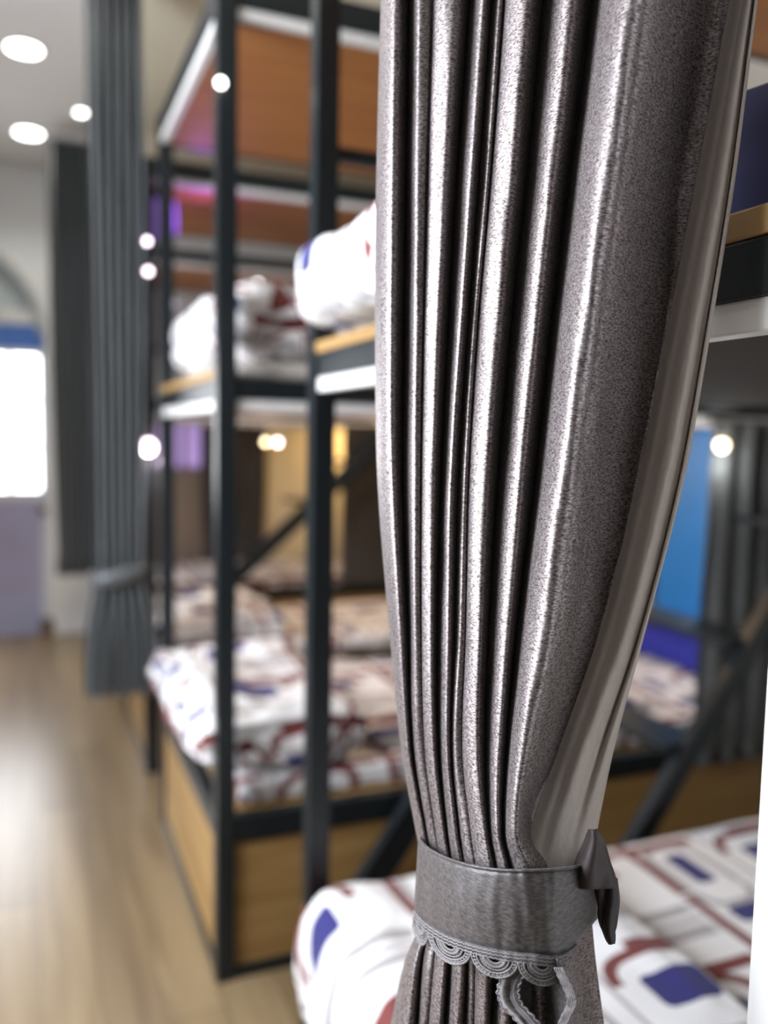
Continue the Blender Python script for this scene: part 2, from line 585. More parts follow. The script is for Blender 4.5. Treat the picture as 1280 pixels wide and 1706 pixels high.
def bed(label, x0, x1, y0, y1, lz=(0.335, 0.40), uz=(1.378, 1.425), cz=(2.222, 2.285), guard=None, under=None):
    b = thing('bunk_bed', label, 'bunk bed', ((x0 + x1) / 2, (y0 + y1) / 2, 0), 'bunk beds along the aisle')
    for x in (x0, x1 - PW):
        for y in (y0, y1 - PW):
            box('post', (x, y, 0), (x + PW, y + PW, cz[1]), STEEL, b, 0.003)
    for (za, zb) in ((0.0, 0.03), lz, uz, cz):
        for y in (y0 + 0.004, y1 - PW + 0.004):
            box('rail', (x0 + PW, y, za), (x1 - PW, y + PW - 0.008, zb), STEEL, b, 0.003)
        for x in (x0 + 0.004, x1 - PW + 0.004):
            box('rail', (x, y0 + PW, za), (x + PW - 0.008, y1 - PW, zb), STEEL, b, 0.003)
    # wooden skirt panels under the lower bunk
    for y in (y0 + 0.012, y1 - 0.03):
        box('side_panel', (x0 + PW, y, 0.03), (x1 - PW, y + 0.018, lz[0]), OAK_X, b, 0.001)
    box('side_panel', (x0 + 0.010, y0 + PW, 0.03), (x0 + 0.028, y1 - PW, lz[0]), OAK_Y, b, 0.001)
    # decks
    box('deck_board', (x0 + 0.02, y0 + 0.02, lz[1] - 0.03), (x1 - 0.02, y1 - 0.02, lz[1] - 0.002), OAK_X, b, 0.001)
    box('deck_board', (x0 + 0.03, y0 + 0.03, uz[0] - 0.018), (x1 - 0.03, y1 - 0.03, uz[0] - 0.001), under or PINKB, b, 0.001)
    # oak mattress lip lying on the upper rails
    for lo, hi in (((x0 + 0.002, y0 + PW, uz[1]), (x0 + 0.04, y1 - PW, uz[1] + 0.022)),):
        box('deck_lip', lo, hi, OAK_Y, b, 0.002)
    # white edge strips below upper rails and canopy
    for z, t in ((uz[0], 0.026), (cz[0], 0.022)):
        box('edge_strip', (x0 + 0.008, y0 + PW, z - t), (x0 + 0.030, y1 - PW, z), EDGE, b, 0.002)
        box('edge_strip', (x0 + PW, y0 + 0.008, z - t), (x1 - PW, y0 + 0.030, z), EDGE, b, 0.002)
        box('edge_strip', (x0 + PW, y1 - 0.030, z - t), (x1 - PW, y1 - 0.008, z), STEEL, b, 0.002)
    box('canopy_board', (x0 + 0.03, y0 + 0.03, cz[0] - 0.020), (x1 - 0.03, y1 - 0.03, cz[0] - 0.002), BROWN, b, 0.001)
    if guard:
        for z in guard:
            box('guard_rail', (x0 + PW, y1 - PW + 0.01, z), (x1 - PW, y1 - 0.01, z + 0.025), STEEL, b, 0.003)
    return b


X1 = 2.46
bed('nearest steel bunk bed, beside the big grey curtain', 0.50, X1, 0.36, 1.59, lz=(0.25, 0.31), uz=(1.410, 1.455), guard=(1.82,), under=SHADEB)
bed('second steel bunk bed with brown canopy, past the nearest bed\'s post', 0.385, X1, 1.885, 2.82)
bed('third steel bunk bed, partly behind the slate curtain hung in the aisle', 0.385, X1, 3.21, 4.03)
bed('last steel bunk bed, against the yellow-lit far wall', 0.40, X1, 4.72, 5.60, guard=(1.82,))

# ------------------------------------------------------------------ bedding


def bm_pad(lo, hi, k=5.0, seed=0, amp=0.012, freq=7.0, layers=0, nx=44, ny=44, nz=14, droop=None, shift=(0, 0), sag=0.0):
    """rounded, rumpled pad with unfolded UVs in metres; layers = fold grooves round the side"""
    lo, hi = Vector(lo), Vector(hi)
    c, h = (lo + hi) / 2, (hi - lo) / 2
    bm = bmesh.new()
    pts = {}

    def vert(p):
        key = (round(p[0], 5), round(p[1], 5), round(p[2], 5))
        if key in pts:
            return pts[key]
        # rounded box: round with true radii
        hm = min(h)
        r = hm * 0.95
        q = Vector((p[0] * h.x, p[1] * h.y, p[2] * h.z))
        inner = Vector([max(-(hh - r), min(hh - r, qq)) for qq, hh in zip(q, h)])
        d = q - inner
        if d.length > 1e-9:
            m = max(abs(d.x), abs(d.y), abs(d.z))
            kk = (abs(d.x / m)**k + abs(d.y / m)**k + abs(d.z / m)**k)**(1 / k)
            d = d / kk
        q = inner + d
        nrm = Vector((d.x, d.y, d.z * 1.0))
        nrm = nrm.normalized() if nrm.length > 1e-9 else Vector((0, 0, 1))
        if layers:
            side = max(0.0, 1 - abs(nrm.z)**2)
            g = abs(math.sin(PI * layers * (p[2] + 1) / 2 + 0.6 * noise.noise(Vector((q.x * 3 + seed, q.y * 3, 0)))))
            q -= nrm * (0.018 * side * (1 - g)**2)
        nv = Vector((q.x * freq + seed * 3.1, q.y * freq, q.z * freq))
        q += nrm * amp * (noise.noise(nv) + 0.5 * noise.noise(nv * 2.3))
        if p[2] > 0:
            q.z += amp * 1.2 * noise.noise(Vector((q.x * 3.3 + seed, q.y * 3.3, 5.0)))
        if droop:
            droop(q, p)
        if p[2] < 0.5:
            q.z = max(q.z, -h.z)
        v = bm.verts.new(c + q)
        pts[key] = v
        return v
    faces = []
    dims = (nx, ny, nz)
    for ax_ in range(3):
        a, b = [(1, 2), (2, 0), (0, 1)][ax_]
        for s in (-1, 1):
            for i in range(dims[a]):
                for j in range(dims[b]):
                    vs = []
                    for di, dj in ((0, 0), (1, 0), (1, 1), (0, 1)):
                        p = [0, 0, 0]
                        p[ax_] = s
                        p[a] = -1 + 2 * (i + di) / dims[a]
                        p[b] = -1 + 2 * (j + dj) / dims[b]
                        vs.append(vert(p))
                    if s < 0:
                        vs.reverse()
                    try:
                        faces.append(bm.faces.new(vs))
                    except ValueError:
                        pass
    bm.normal_update()
    uvl = bm.loops.layers.uv.new('UVMap')
    zt = hi.z
    for f in bm.faces:
        fn = f.normal
        for l in f.loops:
            co = l.vert.co
            drop = max(0.0, zt - co.z)
            nx_, ny_ = l.vert.normal.x, l.vert.normal.y
            u = co.x + drop * (1 if nx_ > 0.3 else -1 if nx_ < -0.3 else nx_ / 0.3) + shift[0]
            v = co.y + drop * (1 if ny_ > 0.3 else -1 if ny_ < -0.3 else ny_ / 0.3) + shift[1]
            l[uvl].uv = (u, v)
    return bm


def pad(name, label, cat, lo, hi, m, group=None, **kw):
    o = obj(name, bm_pad(lo, hi, **kw), m, None, True)
    return tag(o, label, cat, group)


MG, QG = 'mattresses on the bunk beds', 'quilts on the bunk beds'
# mattresses
pad('mattress', 'patterned mattress on the lower bunk of the nearest bed, below the tied curtain', 'mattress', (0.56, 0.42, 0.312), (2.40, 1.52, 0.362), BED, MG, amp=0.003, nx=60, ny=40, nz=6, shift=(0.13, 0.08))
pad('mattress', 'patterned mattress on the lower bunk of the second bed, behind the ladder', 'mattress', (0.45, 1.94, 0.402), (2.40, 2.77, 0.46), BED, MG, amp=0.006, nx=60, ny=40, nz=6)
pad('mattress', 'patterned mattress on the lower bunk of the third bed', 'mattress', (0.45, 3.26, 0.402), (2.40, 3.98, 0.46), BED, MG, amp=0.008, nx=40, ny=30, nz=6, shift=(0.2, 0.1))
pad('mattress', 'patterned mattress on the lower bunk of the last bed by the yellow-lit wall', 'mattress', (0.46, 4.78, 0.402), (2.40, 5.55, 0.46), BED, MG, amp=0.008, nx=40, ny=30, nz=6)
pad('mattress', 'pale mattress on the upper bunk of the nearest bed, under the white quilt', 'mattress', (0.55, 0.42, 1.457), (2.40, 1.54, 1.490), MATT, MG, amp=0.002, nx=20, ny=20, nz=4)
pad('mattress', 'pale mattress on the upper bunk of the second bed, under the folded quilt', 'mattress', (0.44, 1.94, 1.427), (2.40, 2.77, 1.47), MATT, MG, amp=0.002, nx=20, ny=20, nz=4)

# nearest bed, lower: quilt lying over the end of the bed and hanging down its aisle end


def drape_quilt():
    bm = bmesh.new()
    uvl = bm.loops.layers.uv.new('UVMap')
    # profile from bed middle to the end and down outside the rail (x, z, arc)
    prof = [(1.00, 0.436), (0.95, 0.440), (0.80, 0.440), (0.65, 0.442), (0.55, 0.446), (0.50, 0.444), (0.465, 0.432), (0.444, 0.405), (0.436, 0.36), (0.432, 0.31), (0.434, 0.26), (0.440, 0.215), (0.446, 0.190)]
    fine = []
    for i in range(len(prof) - 1):
        for t in range(5):
            w = t / 5
            fine.append((prof[i][0] * (1 - w) + prof[i + 1][0] * w, prof[i][1] * (1 - w) + prof[i + 1][1] * w))
    fine.append(prof[-1])
    fine = [(x + 0.034, z - 0.032) for x, z in fine]
    for _ in range(3):
        fine = [fine[0]] + [tuple((fine[i - 1][k] + 2 * fine[i][k] + fine[i + 1][k]) / 4 for k in (0, 1)) for i in range(1, len(fine) - 1)] + [fine[-1]]
    y0, y1, ny = 0.46, 1.535, 70
    arc, arcs = 0.0, []
    for i, p in enumerate(fine):
        if i:
            arc += math.hypot(p[0] - fine[i - 1][0], p[1] - fine[i - 1][1])
        arcs.append(arc)
    G = []
    for j in range(ny + 1):
        y = y0 + (y1 - y0) * j / ny
        row = []
        e = min(j, ny - j) / ny
        rnd = 1 - (1 - min(1, e / 0.06))**2
        for i, (x, z) in enumerate(fine):
            hang = max(0.0, min(1.0, (0.40 - z) / 0.12)) if x < 0.504 else 0.0
            wr = 0.010 * noise.noise(Vector((x * 9, y * 6, z * 9))) + 0.006 * noise.noise(Vector((x * 24, y * 13, z * 20)))
            fold = hang * 0.016 * math.sin(y * 34 + 2.2 * noise.noise(Vector((y * 5, z * 3, 1))))
            xx = x - wr * 0.8 - fold * 0.9 if x < 0.534 else x
            zz = z + (wr if x > 0.494 else 0) + 0.012 * math.exp(-((y - x * 0.5 - 0.9) / 0.06)**2) * (x > 0.46)
            zz -= (1 - rnd) * 0.045 if z > 0.368 else 0
            xx += (1 - rnd) * 0.03 if x < 0.53 else 0
            if z < 0.37 and x < 0.53:
                xx = min(xx, 0.490)
            row.append((max(xx, 0.43), y, zz))
        G.append(row)
    V = [[bm.verts.new(p) for p in row] for row in G]
    for j in range(ny):
        for i in range(len(fine) - 1):
            f = bm.faces.new((V[j][i], V[j + 1][i], V[j + 1][i + 1], V[j][i + 1]))
            for l, (jj, ii) in zip(f.loops, ((j, i), (j + 1, i), (j + 1, i + 1), (j, i + 1))):
                l[uvl].uv = (1.0 - arcs[ii] + 0.24, G[jj][ii][1] + 0.04)
    bmesh.ops.recalc_face_normals(bm, faces=bm.faces[:])
    return bm


q = obj('quilt', drape_quilt(), BED, None, True)
solid(q, 0.012, 0)
tag(q, 'bright white printed quilt hanging over the aisle end of the nearest lower bunk', 'quilt', QG)

pad('quilt', 'thick white quilt with a navy print on the nearest upper bunk, beside the post', 'quilt', (0.445, 0.80, 1.494), (1.15, 1.538, 1.645), BED, QG, k=3.0, seed=2, amp=0.014, layers=0, nx=40, ny=70, nz=16, shift=(0.22, 0.02))
pad('quilt', 'rumpled patterned quilt folded at the aisle end of the second bed\'s lower bunk', 'quilt', (0.345, 1.945, 0.474), (0.80, 2.76, 0.612), BED, QG, k=3.0, seed=5, amp=0.030, freq=6, layers=3, nx=50, ny=60, nz=18, shift=(0.1, 0.05))
pad('quilt', 'flat patterned quilt lying on the second bed\'s lower bunk beside the ladder', 'quilt', (0.84, 2.02, 0.474), (1.75, 2.75, 0.508), BED, QG, k=3.0, seed=8, amp=0.016, nx=50, ny=40, nz=6, shift=(0.3, 0.2))
pad('quilt', 'folded navy and maroon printed quilt on the second bed\'s upper bunk', 'quilt', (0.41, 1.938, 1.474), (1.15, 2.74, 1.650), BED, QG, k=3.0, seed=11, amp=0.020, layers=2, nx=50, ny=50, nz=18, shift=(0.30, 0.33))
pad('quilt', 'rumpled quilt on the third bed\'s lower bunk, beyond the second bed\'s far post', 'quilt', (0.42, 3.27, 0.474), (0.95, 3.95, 0.56), BED, QG, k=3.0, seed=14, amp=0.03, layers=2, nx=36, ny=36, nz=10)
pad('pillow', 'navy blue pillow on the nearest upper bunk, right of the big curtain', 'pillow', (0.56, 0.42, 1.494), (0.95, 0.74, 1.61), NAVY, 'pillows', k=2.5, seed=4, amp=0.010, nx=30, ny=30, nz=12)
pad('pillow', 'deep royal blue pillow against the blue board at the head of the second bed', 'pillow', (2.16, 2.00, 0.474), (2.40, 2.75, 0.575), ROYAL, 'pillows', k=2.4, seed=3, amp=0.008, nx=24, ny=40, nz=12)

# blue board at the head of the second bed
tag(box('headboard_panel', (2.405, 1.935, 0.40), (2.42, 2.77, 1.352), BLUEP, None, 0.003), 'bright blue upright board at the head of the second bed', 'board')

# ------------------------------------------------------------------ ladders


def ladder(label, foot_x, slope, ya, yb, ztop, treads, brace=None, group='bunk ladders'):
    t = thing('bunk_ladder', label, 'ladder', (foot_x, (ya + yb) / 2, 0), group)
    for y in (ya,):
        bm = bm_bar(bmesh.new(), (foot_x, y, 0.02), (foot_x + ztop / slope, y, ztop), 0.03, 0.052)
        obj('stringer', bm, STEEL, t)
    for z in treads:
        x = foot_x + z / slope - 0.02
        yt = 1.835 if brace and ya < 2 and z > 1 else yb
        bm = bm_box(bmesh.new(), (x - 0.10, ya, z - 0.034), (x + 0.04, yt, z - 0.016), 0.003)
        tr = obj('tread', bm, STEEL, t)
        box('tread_cover', (x - 0.102, ya + 0.004, z - 0.016), (x + 0.038, yt - 0.004, z + 0.004), PALEW, tr, 0.001)
    if brace:
        bx, sl, by, bz = brace
        bm = bm_bar(bmesh.new(), (bx, by, 0.02), (bx + bz / sl, by, bz), 0.03, 0.075)
        obj('brace', bm, STEEL, t)
    return t


ladder('sloping steel ladder with wooden treads between the nearest and second beds', 1.185, 1.41, 1.625, 2.06, 1.37, (0.552, 0.81, 1.11), brace=(0.625, 1.40, 1.845, 1.36))
ladder('sloping dark ladder far back, before the yellow-lit wall', 0.37, 0.90, 4.36, 4.64, 1.36, (0.25, 0.48, 0.72, 0.96, 1.18), brace=(0.52, 0.90, 4.64, 1.3))

# ------------------------------------------------------------------ curtains in the back


def drape(cx, cy, ztop, ztie, zbot, w_top, w_tie, w_bot, nf, dep, seed=0, axis='X', nz=70, nu=None):
    """gathered curtain; axis = direction of its width"""
    rnd = random.Random(seed)
    nu = nu or nf * 10
    ph = [rnd.uniform(-0.5, 0.5) for _ in range(nf + 2)]
    P = []
    for i in range(nz + 1):
        z = ztop + (zbot - ztop) * i / nz
        if z > ztie:
            s = (z - ztie) / max(1e-6, ztop - ztie)
            w = w_tie + (w_top - w_tie) * (1 - (1 - min(1, s * 1.5))**2)
            amp = 0.45 + 0.55 * min(1, s * 3)
        else:
            s = (ztie - z) / max(1e-6, ztie - zbot)
            w = w_tie + (w_bot - w_tie) * math.sin(min(1, s * 1.4) * PI / 2)
            amp = 0.45 + 0.55 * min(1, s * 2)
        row = []
        for j in range(nu + 1):
            u = j / nu
            f = u * nf
            k = int(f)
            d = math.sin(2 * PI * f + ph[min(k, nf)] * 0.8 + 0.5 * math.sin(z * 3 + k))
            d = dep * amp * d + 0.01 * noise.noise(Vector((u * 5, z * 4, seed)))
            a = (u - 0.5) * w
            if axis == 'X':
                row.append((cx + a, cy + d, z))
            else:
                row.append((cx + d, cy + a, z))
        P.append(row)
    bm = bm_grid(bmesh.new(), P)
    bmesh.ops.recalc_face_normals(bm, faces=bm.faces[:])
    return bm


def band_ring(cx, cy, rx, ry, z0, z1, n=40, tilt=0.0):
    P = []
    for z, k in ((z0, 1.0), ((z0 + z1) / 2, 1.03), (z1, 1.0)):
        P.append([(cx + rx * k * math.cos(2 * PI * i / n), cy + ry * k * math.sin(2 * PI * i / n), z + tilt * math.cos(2 * PI * i / n)) for i in range(n)])
    return bm_grid(bmesh.new(), P, True)


CG = 'curtains hung along the aisle'
c2 = thing('curtain', 'tall slate grey tied curtain hanging from the ceiling in the aisle', 'curtain', (0.26, 3.0, 0.39), CG)
solid(obj('drape', drape(0.275, 2.99, CEIL - 0.034, 0.80, 0.385, 0.175, 0.15, 0.235, 6, 0.035, 3), FARC, c2, True), 0.002)
t2 = thing('curtain_tieback', 'dark tieback round the slate curtain in the aisle', 'tieback', (0.262, 2.99, 0.80), 'curtain tiebacks')
solid(obj('band', band_ring(0.273, 2.99, 0.088, 0.048, 0.78, 0.84, tilt=0.015), FARC, t2, True), 0.003)
c3 = thing('curtain', 'blue grey curtain farthest down the aisle, behind the tall slate one', 'curtain', (0.24, 5.0, 0.5), CG)
solid(obj('drape', drape(0.235, 4.95, CEIL - 0.034, 0.62, 0.50, 0.25, 0.21, 0.23, 7, 0.03, 9), FARC, c3, True), 0.002)
tk = thing('curtain_track', 'ceiling track the two aisle curtains hang from', 'curtain track', (0.26, 4.0, CEIL))
box('track_channel', (0.305, 2.88, CEIL - 0.03), (0.335, 5.1, CEIL), EDGE, tk, 0.002)

s1 = thing('curtain', 'dark grey pleated curtain on the second bed beside the blue board', 'curtain', (2.14, 1.875, 0.35), 'side curtains on the beds')
solid(obj('drape', drape(2.10, 1.862, 1.365, 0.4, 0.345, 0.62, 0.64, 0.66, 8, 0.018, 4), GREYCUR, s1, True), 0.002)
s2 = thing('curtain', 'dark brown curtain right of the yellow-lit wall patch, at the last bed', 'curtain', (1.80, 4.48, 0.46), 'side curtains on the beds')
solid(obj('drape', drape(1.90, 4.69, 1.37, 0.4, 0.41, 0.40, 0.40, 0.42, 8, 0.018, 5), DARKCUR, s2, True), 0.002)
s3 = thing('curtain', 'dark brown curtain left of the yellow-lit wall, behind the last bed', 'curtain', (1.25, 5.56, 0.46), 'side curtains on the beds')
solid(obj('drape', drape(1.27, 5.645, 1.37, 0.5, 0.46, 0.44, 0.40, 0.42, 8, 0.02, 6), DARKCUR, s3, True), 0.002)

# ------------------------------------------------------------------ lamps


def downlight(label, x, y):
    t = thing('ceiling_downlight', label, 'ceiling light', (x, y, CEIL), 'round ceiling downlights')
    obj('rim', bm_lathe(bmesh.new(), [(0.075, 0), (0.082, -0.006), (0.070, -0.008)], (x, y, CEIL), 'Z', 32), EDGE, t, True)
    obj('diffuser', bm_lathe(bmesh.new(), [(0.068, -0.006), (0.066, -0.010), (0.03, -0.011)], (x, y, CEIL), 'Z', 32), DOWNL, t, True)
    l = bpy.data.lights.new('downlight_lamp', 'SPOT')
    l.energy, l.color, l.spot_size, l.spot_blend, l.shadow_soft_size = 16, (1.0, 0.95, 0.86), math.radians(140), 0.6, 0.06
    o = bpy.data.objects.new('downlight_lamp', l)
    COL.objects.link(o)
    o.location = (x, y, CEIL - 0.03)


downlight('upper of the two large round ceiling lights, over the aisle beside the slate curtain', 0.004, 3.95)
downlight('lower of the two large round ceiling lights, nearest the arched doorway', 0.02, 5.02)
p = CAM + (FWD + RGT * ((135 - 640) / FPX) - UPV * ((186 - 853) / FPX)) * 1.0
k = (CEIL - 0.01 - CAM.z) / (p.z - CAM.z)
p = CAM + (p - CAM) * k
t = thing('ceiling_downlight', 'small ceiling light at the edge of the tall slate curtain', 'ceiling light', p, 'round ceiling downlights')
obj('rim', bm_lathe(bmesh.new(), [(0.030, 0.01), (0.034, 0.0), (0.028, -0.004)], p, 'Z', 24), EDGE, t, True)
obj('diffuser', bm_lathe(bmesh.new(), [(0.026, -0.002), (0.024, -0.008), (0.01, -0.010)], p, 'Z', 24), DOWNL, t, True)
for y in (2.8, 1.75):
    l = bpy.data.lights.new('downlight_lamp', 'SPOT')
    l.energy, l.color, l.spot_size, l.spot_blend, l.shadow_soft_size = 14, (1.0, 0.95, 0.86), math.radians(140), 0.6, 0.06
    o = bpy.data.objects.new('downlight_lamp', l)
    COL.objects.link(o)
    o.location = (0.0, y, CEIL - 0.03)


def bulb(label, p, glow, r, power, color, mount, group='small lamps on the beds', name='bunk_lamp'):
    """small globe lamp with a metal cup on a short stem towards mount"""
    p, mount = Vector(p), Vector(mount)
    t = thing(name, label, 'lamp', p, group)
    b = bmesh.new()
    bmesh.ops.create_uvsphere(b, u_segments=20, v_segments=12, radius=r)
    bmesh.ops.translate(b, vec=p, verts=b.verts[:])
    obj('globe', b, glow, t, True)
    d = (mount - p).normalized()
    b = bm_tube(bmesh.new(), [p + d * r * 0.85, p + d * (r + 0.012)], r * 0.6, 12)
    obj('cup', b, CHROME, t, True)
    if (mount - p).length > r + 0.012:
        obj('stem', bm_tube(bmesh.new(), [p + d * (r + 0.010), mount], 0.003, 6), CHROME, t, True)
    if power:
        v = (p - mount).normalized()
        point('bunk_light', p + v * (r + 0.02) + Vector((0, 0, -0.02)), power, color, 0.02)
    return t


def pxy(x, y, Y):
    d = FWD + RGT * ((x - 640) / FPX) - UPV * ((y - 853) / FPX)
    return CAM + d * (Y / d.y)


WARM = (1.0, 0.70, 0.36)
p = pxy(247, 745, 3.12)
bulb('large white glowing lamp under the third bed\'s upper bunk, beside the slate curtain', p, GLOWP, 0.026, 2.0, (1.0, 0.85, 0.95), p + Vector((0.02, 0.10, 0.10)))
p = pxy(443, 736, 3.92)
bulb('warm lamp under the third bed\'s upper bunk, left one of a close pair', p, GLOWA, 0.013, 3.0, WARM, p + Vector((0, 0, 0.088)))
p = pxy(463, 737, 3.96)
bulb('pinkish lamp under the third bed\'s upper bunk, right one of a close pair', p, GLOWP, 0.013, 0, WARM, p + Vector((0, 0, 0.088)))
p = pxy(605, 724, 5.5)
bulb('warm lamp glowing over the last bed, above the black ladder', p, GLOWA, 0.016, 6.0, WARM, p + Vector((0, 0, 0.06)))
p = pxy(1203, 742, 1.815)
bulb('white lamp at the top of the grey side curtain on the second bed', p, GLOWA, 0.018, 0.8, (0.92, 0.97, 1.0), p + Vector((0, 0, 0.06)))
p = pxy(245, 402, 3.19)
bulb('topmost small lamp on the third bed\'s aisle post', p, GLOWP, 0.010, 0, WARM, p + Vector((0.0, 0.03, 0)))
p = pxy(247, 452, 3.19)
bulb('pinkish lamp just below the topmost lamp on the third bed\'s post', p, GLOWP, 0.011, 0, WARM, p + Vector((0.0, 0.03, 0)))
p = pxy(290, 506, 3.19)
bulb('dim small lamp right of the second bed\'s far post at upper bunk height', p, mat('lamp_glow_dim', (0.5, 0.5, 0.5), 0.4, emit=(0.7, 0.65, 0.9), estr=1.2), 0.010, 0, WARM, p + Vector((0.0, 0.03, 0)))
p = pxy(430, 472, 4.70)
bulb('small white lamp under the last bed\'s canopy', p, GLOWW, 0.012, 0, WARM, p + Vector((0.0, 0.03, 0.0)))
p = pxy(368, 138, 1.872)
bulb('small bright lamp clipped high on the second bed\'s near post', p, GLOWW, 0.010, 0, WARM, p + Vector((0.004, 0.02, 0)))  # glowing ball set at the bright spot on the post
vl = thing('violet_glow_box', 'violet glowing lantern under the third bed\'s canopy, beside the slate curtain', 'lamp', (0.45, 3.25, 2.1))
obj('shade', bm_box(bmesh.new(), (0.37, 3.27, 2.03), (0.52, 3.37, 2.165), 0.02), GLOWV, vl, True)  # added glowing box; the violet light's real source is hidden
box('cap', (0.43, 3.29, 2.160), (0.49, 3.35, 2.20), STEEL, vl)
point('bunk_light', (0.62, 3.30, 2.10), 1.7, (0.40, 0.12, 1.0), 0.05)
point('bunk_light', (2.20, 2.20, 1.29), 4.5, (0.85, 0.95, 1.0), 0.04)  # unseen cool fill, added to brighten the blue board and ladder treads
point('bunk_light', (1.5, 2.35, 1.25), 7.0, WARM, 0.05)
point('bunk_light', (1.5, 3.6, 1.25), 6.0, WARM, 0.05)

# ------------------------------------------------------------------ the big curtain in front
ROWS = [60, 300, 550, 800, 1050, 1250, 1390, 1450, 1530, 1600, 1706]
CT = [  # column x at each row, depth behind the front, role
    ([634, 628, 626, 630, 650, 670, 695, 706, 704, 676, 652], 0.026),
    ([645, 640, 638, 643, 660, 677, 703, 712, 710, 686, 670], 0.000),
    ([681, 678, 674, 671, 680, 687, 711, 720, 718, 704, 696], 0.034),
    ([699, 696, 694, 692, 692, 697, 718, 727, 725, 714, 706], 0.002),
    ([719, 712, 706, 702, 702, 708, 727, 735, 733, 724, 714], 0.009),
    ([735, 727, 717, 712, 712, 718, 735, 744, 742, 735, 727], 0.000),
    ([779, 761, 747, 735, 728, 730, 744, 753, 752, 748, 741], 0.032),
    ([794, 777, 760, 744, 741, 741, 754, 763, 762, 764, 755], 0.002),
    ([815, 798, 780, 764, 757, 752, 765, 774, 773, 778, 774], 0.024),
    ([829, 812, 790, 775, 768, 760, 775, 784, 784, 787, 785], 0.006),
    ([835, 817, 796, 781, 776, 770, 785, 793, 793, 792, 790], 0.012),
    ([856, 834, 814, 797, 790, 785, 803, 810, 810, 805, 801], 0.000),
    ([899, 877, 851, 829, 814, 808, 815, 826, 826, 823, 818], 0.036),
    ([924, 899, 874, 850, 838, 824, 825, 838, 840, 840, 836], 0.001),
    ([978, 948, 918, 891, 860, 843, 838, 850, 856, 858, 854], 0.044),
    ([1020, 985, 950, 917, 888, 862, 853, 868, 876, 880, 880], -0.012),
    ([1068, 1034, 998, 962, 928, 884, 866, 890, 902, 910, 916], -0.005),
    ([1128, 1088, 1048, 1005, 962, 908, 880, 915, 928, 940, 950], 0.022),
    ([1180, 1136, 1104, 1058, 996, 930, 893, 945, 958, 970, 985], 0.046),
    ([1222, 1182, 1138, 1086, 1014, 944, 902, 975, 985, 992, 1006], 0.049),
]
LROWS = [60, 300, 550, 800, 1050, 1250, 1390, 1450]
LT = [  # lining columns: x at rows, depth
    ([1205, 1160, 1112, 1062, 1000, 930, 880, 870], 0.068),
    ([1228, 1182, 1130, 1080, 1018, 950, 905, 895], 0.056),
    ([1240, 1203, 1156, 1108, 1043, 972, 928, 915], 0.044),
    ([1246, 1214, 1172, 1126, 1062, 992, 948, 938], 0.050),
    ([1250, 1218, 1177, 1132, 1067, 1000, 955, 948], 0.056),
    ([1252, 1221, 1181, 1136, 1072, 1010, 972, 962], 0.046),
    ([1254, 1224, 1184, 1139, 1075, 1022, 993, 982], 0.062),
]


def zbase(x):
    return 0.700 - (x - 630) * (0.150 / 620)


def amp_row(y):
    return lerp_rows([-100, 300, 800, 1250, 1400, 1450, 1530, 1600, 1760], [1.0, 1.0, 0.85, 0.55, 0.40, 0.30, 0.30, 0.5, 0.75], y)


def bulge_row(y):
    return lerp_rows([-100, 300, 900, 1250, 1400, 1450, 1530, 1600, 1760], [0.0, 0.0, 0.012, 0.035, 0.055, 0.06, 0.06, 0.05, 0.04], y)


def edges_row(y):
    return lerp_rows(ROWS, CT[0][0], y), max(lerp_rows(LROWS, LT[-1][0], min(y, 1450)), lerp_rows(ROWS, CT[-1][0], y))


def curtain_points(tab, rows, ylist, sub, wrinkle=0.0022):
    P = []
    ncol = len(tab)
    for y in ylist:
        xs = [lerp_rows(rows, t[0], y) for t in tab]
        if ncol == len(CT):
            xs[15] += 0.45 * (xs[16] - xs[15])
            for i in (1, 5, 7, 11, 13):
                xs[i] += 0.38 * (xs[i + 1] - xs[i])
        for i in range(1, ncol):
            xs[i] = max(xs[i], xs[i - 1] + 1.5)
        e0, e1 = edges_row(y)
        am, bu = amp_row(y), bulge_row(y)
        row = []
        for i in range(ncol - 1):
            for k in range(sub):
                row.append((i, k / sub))
        row.append((ncol - 2, 1.0))
        out = []
        for i, t in row:
            x = xs[i] * (1 - t) + xs[i + 1] * t
            tt = t * t * (3 - 2 * t)
            if ncol == len(CT) and i < 15:
                rise = tab[i + 1][1] < tab[i][1]
                g = (1 - t) if rise else t
                g = 0.70 * (1 - g**7) + 0.30 * (1 - g * g)
                tt = 0.2 * tt + 0.8 * (g if rise else 1 - g)
            d = tab[i][1] * (1 - tt) + tab[i + 1][1] * tt
            s = (x - e0) / (e1 - e0)
            if ncol == len(CT) and i >= 15:
                d = lerp_rows(list(range(14, ncol)), [tab[16][1]] + [c[1] for c in tab[15:]], i + t)
                d += 0.04 * max(0, i + t - 16) / 3 * math.exp(-((y - 1395) / 70)**2)
            z = zbase(x) + d * am * (1.7 if ncol == len(CT) else 1.15) + bu * (2 * s - 1)**2 - bu * 0.35
            z += wrinkle * noise.noise(Vector((x * 0.035, y * 0.006, 2.0))) + 0.0003 * noise.noise(Vector((x * 0.09, y * 0.02, 7.0)))
            out.append(px(x, y, z))
        P.append(out)
    return P


cur = thing('curtain', 'large shiny grey brown satin curtain tied back in front of the beds', 'curtain', (0.36, 0.58, 0.45))
ylist = [-20 + 12.0 * i for i in range(150)]
ylist = [y for y in ylist if y <= 1745]
P = curtain_points(CT, ROWS, ylist, 14)
top, bot = P[0], P[-1]


def up_rows(row, z_to, nrow, flare=0.0):
    out = []
    c = sum(row, Vector()) / len(row)
    for i in range(1, nrow + 1):
        s = i / nrow
        out.append([Vector((v.x + (v.x - c.x) * flare * s, v.y + (v.y - c.y) * flare * s, v.z + (z_to - v.z) * s)) for v in row])
    return out


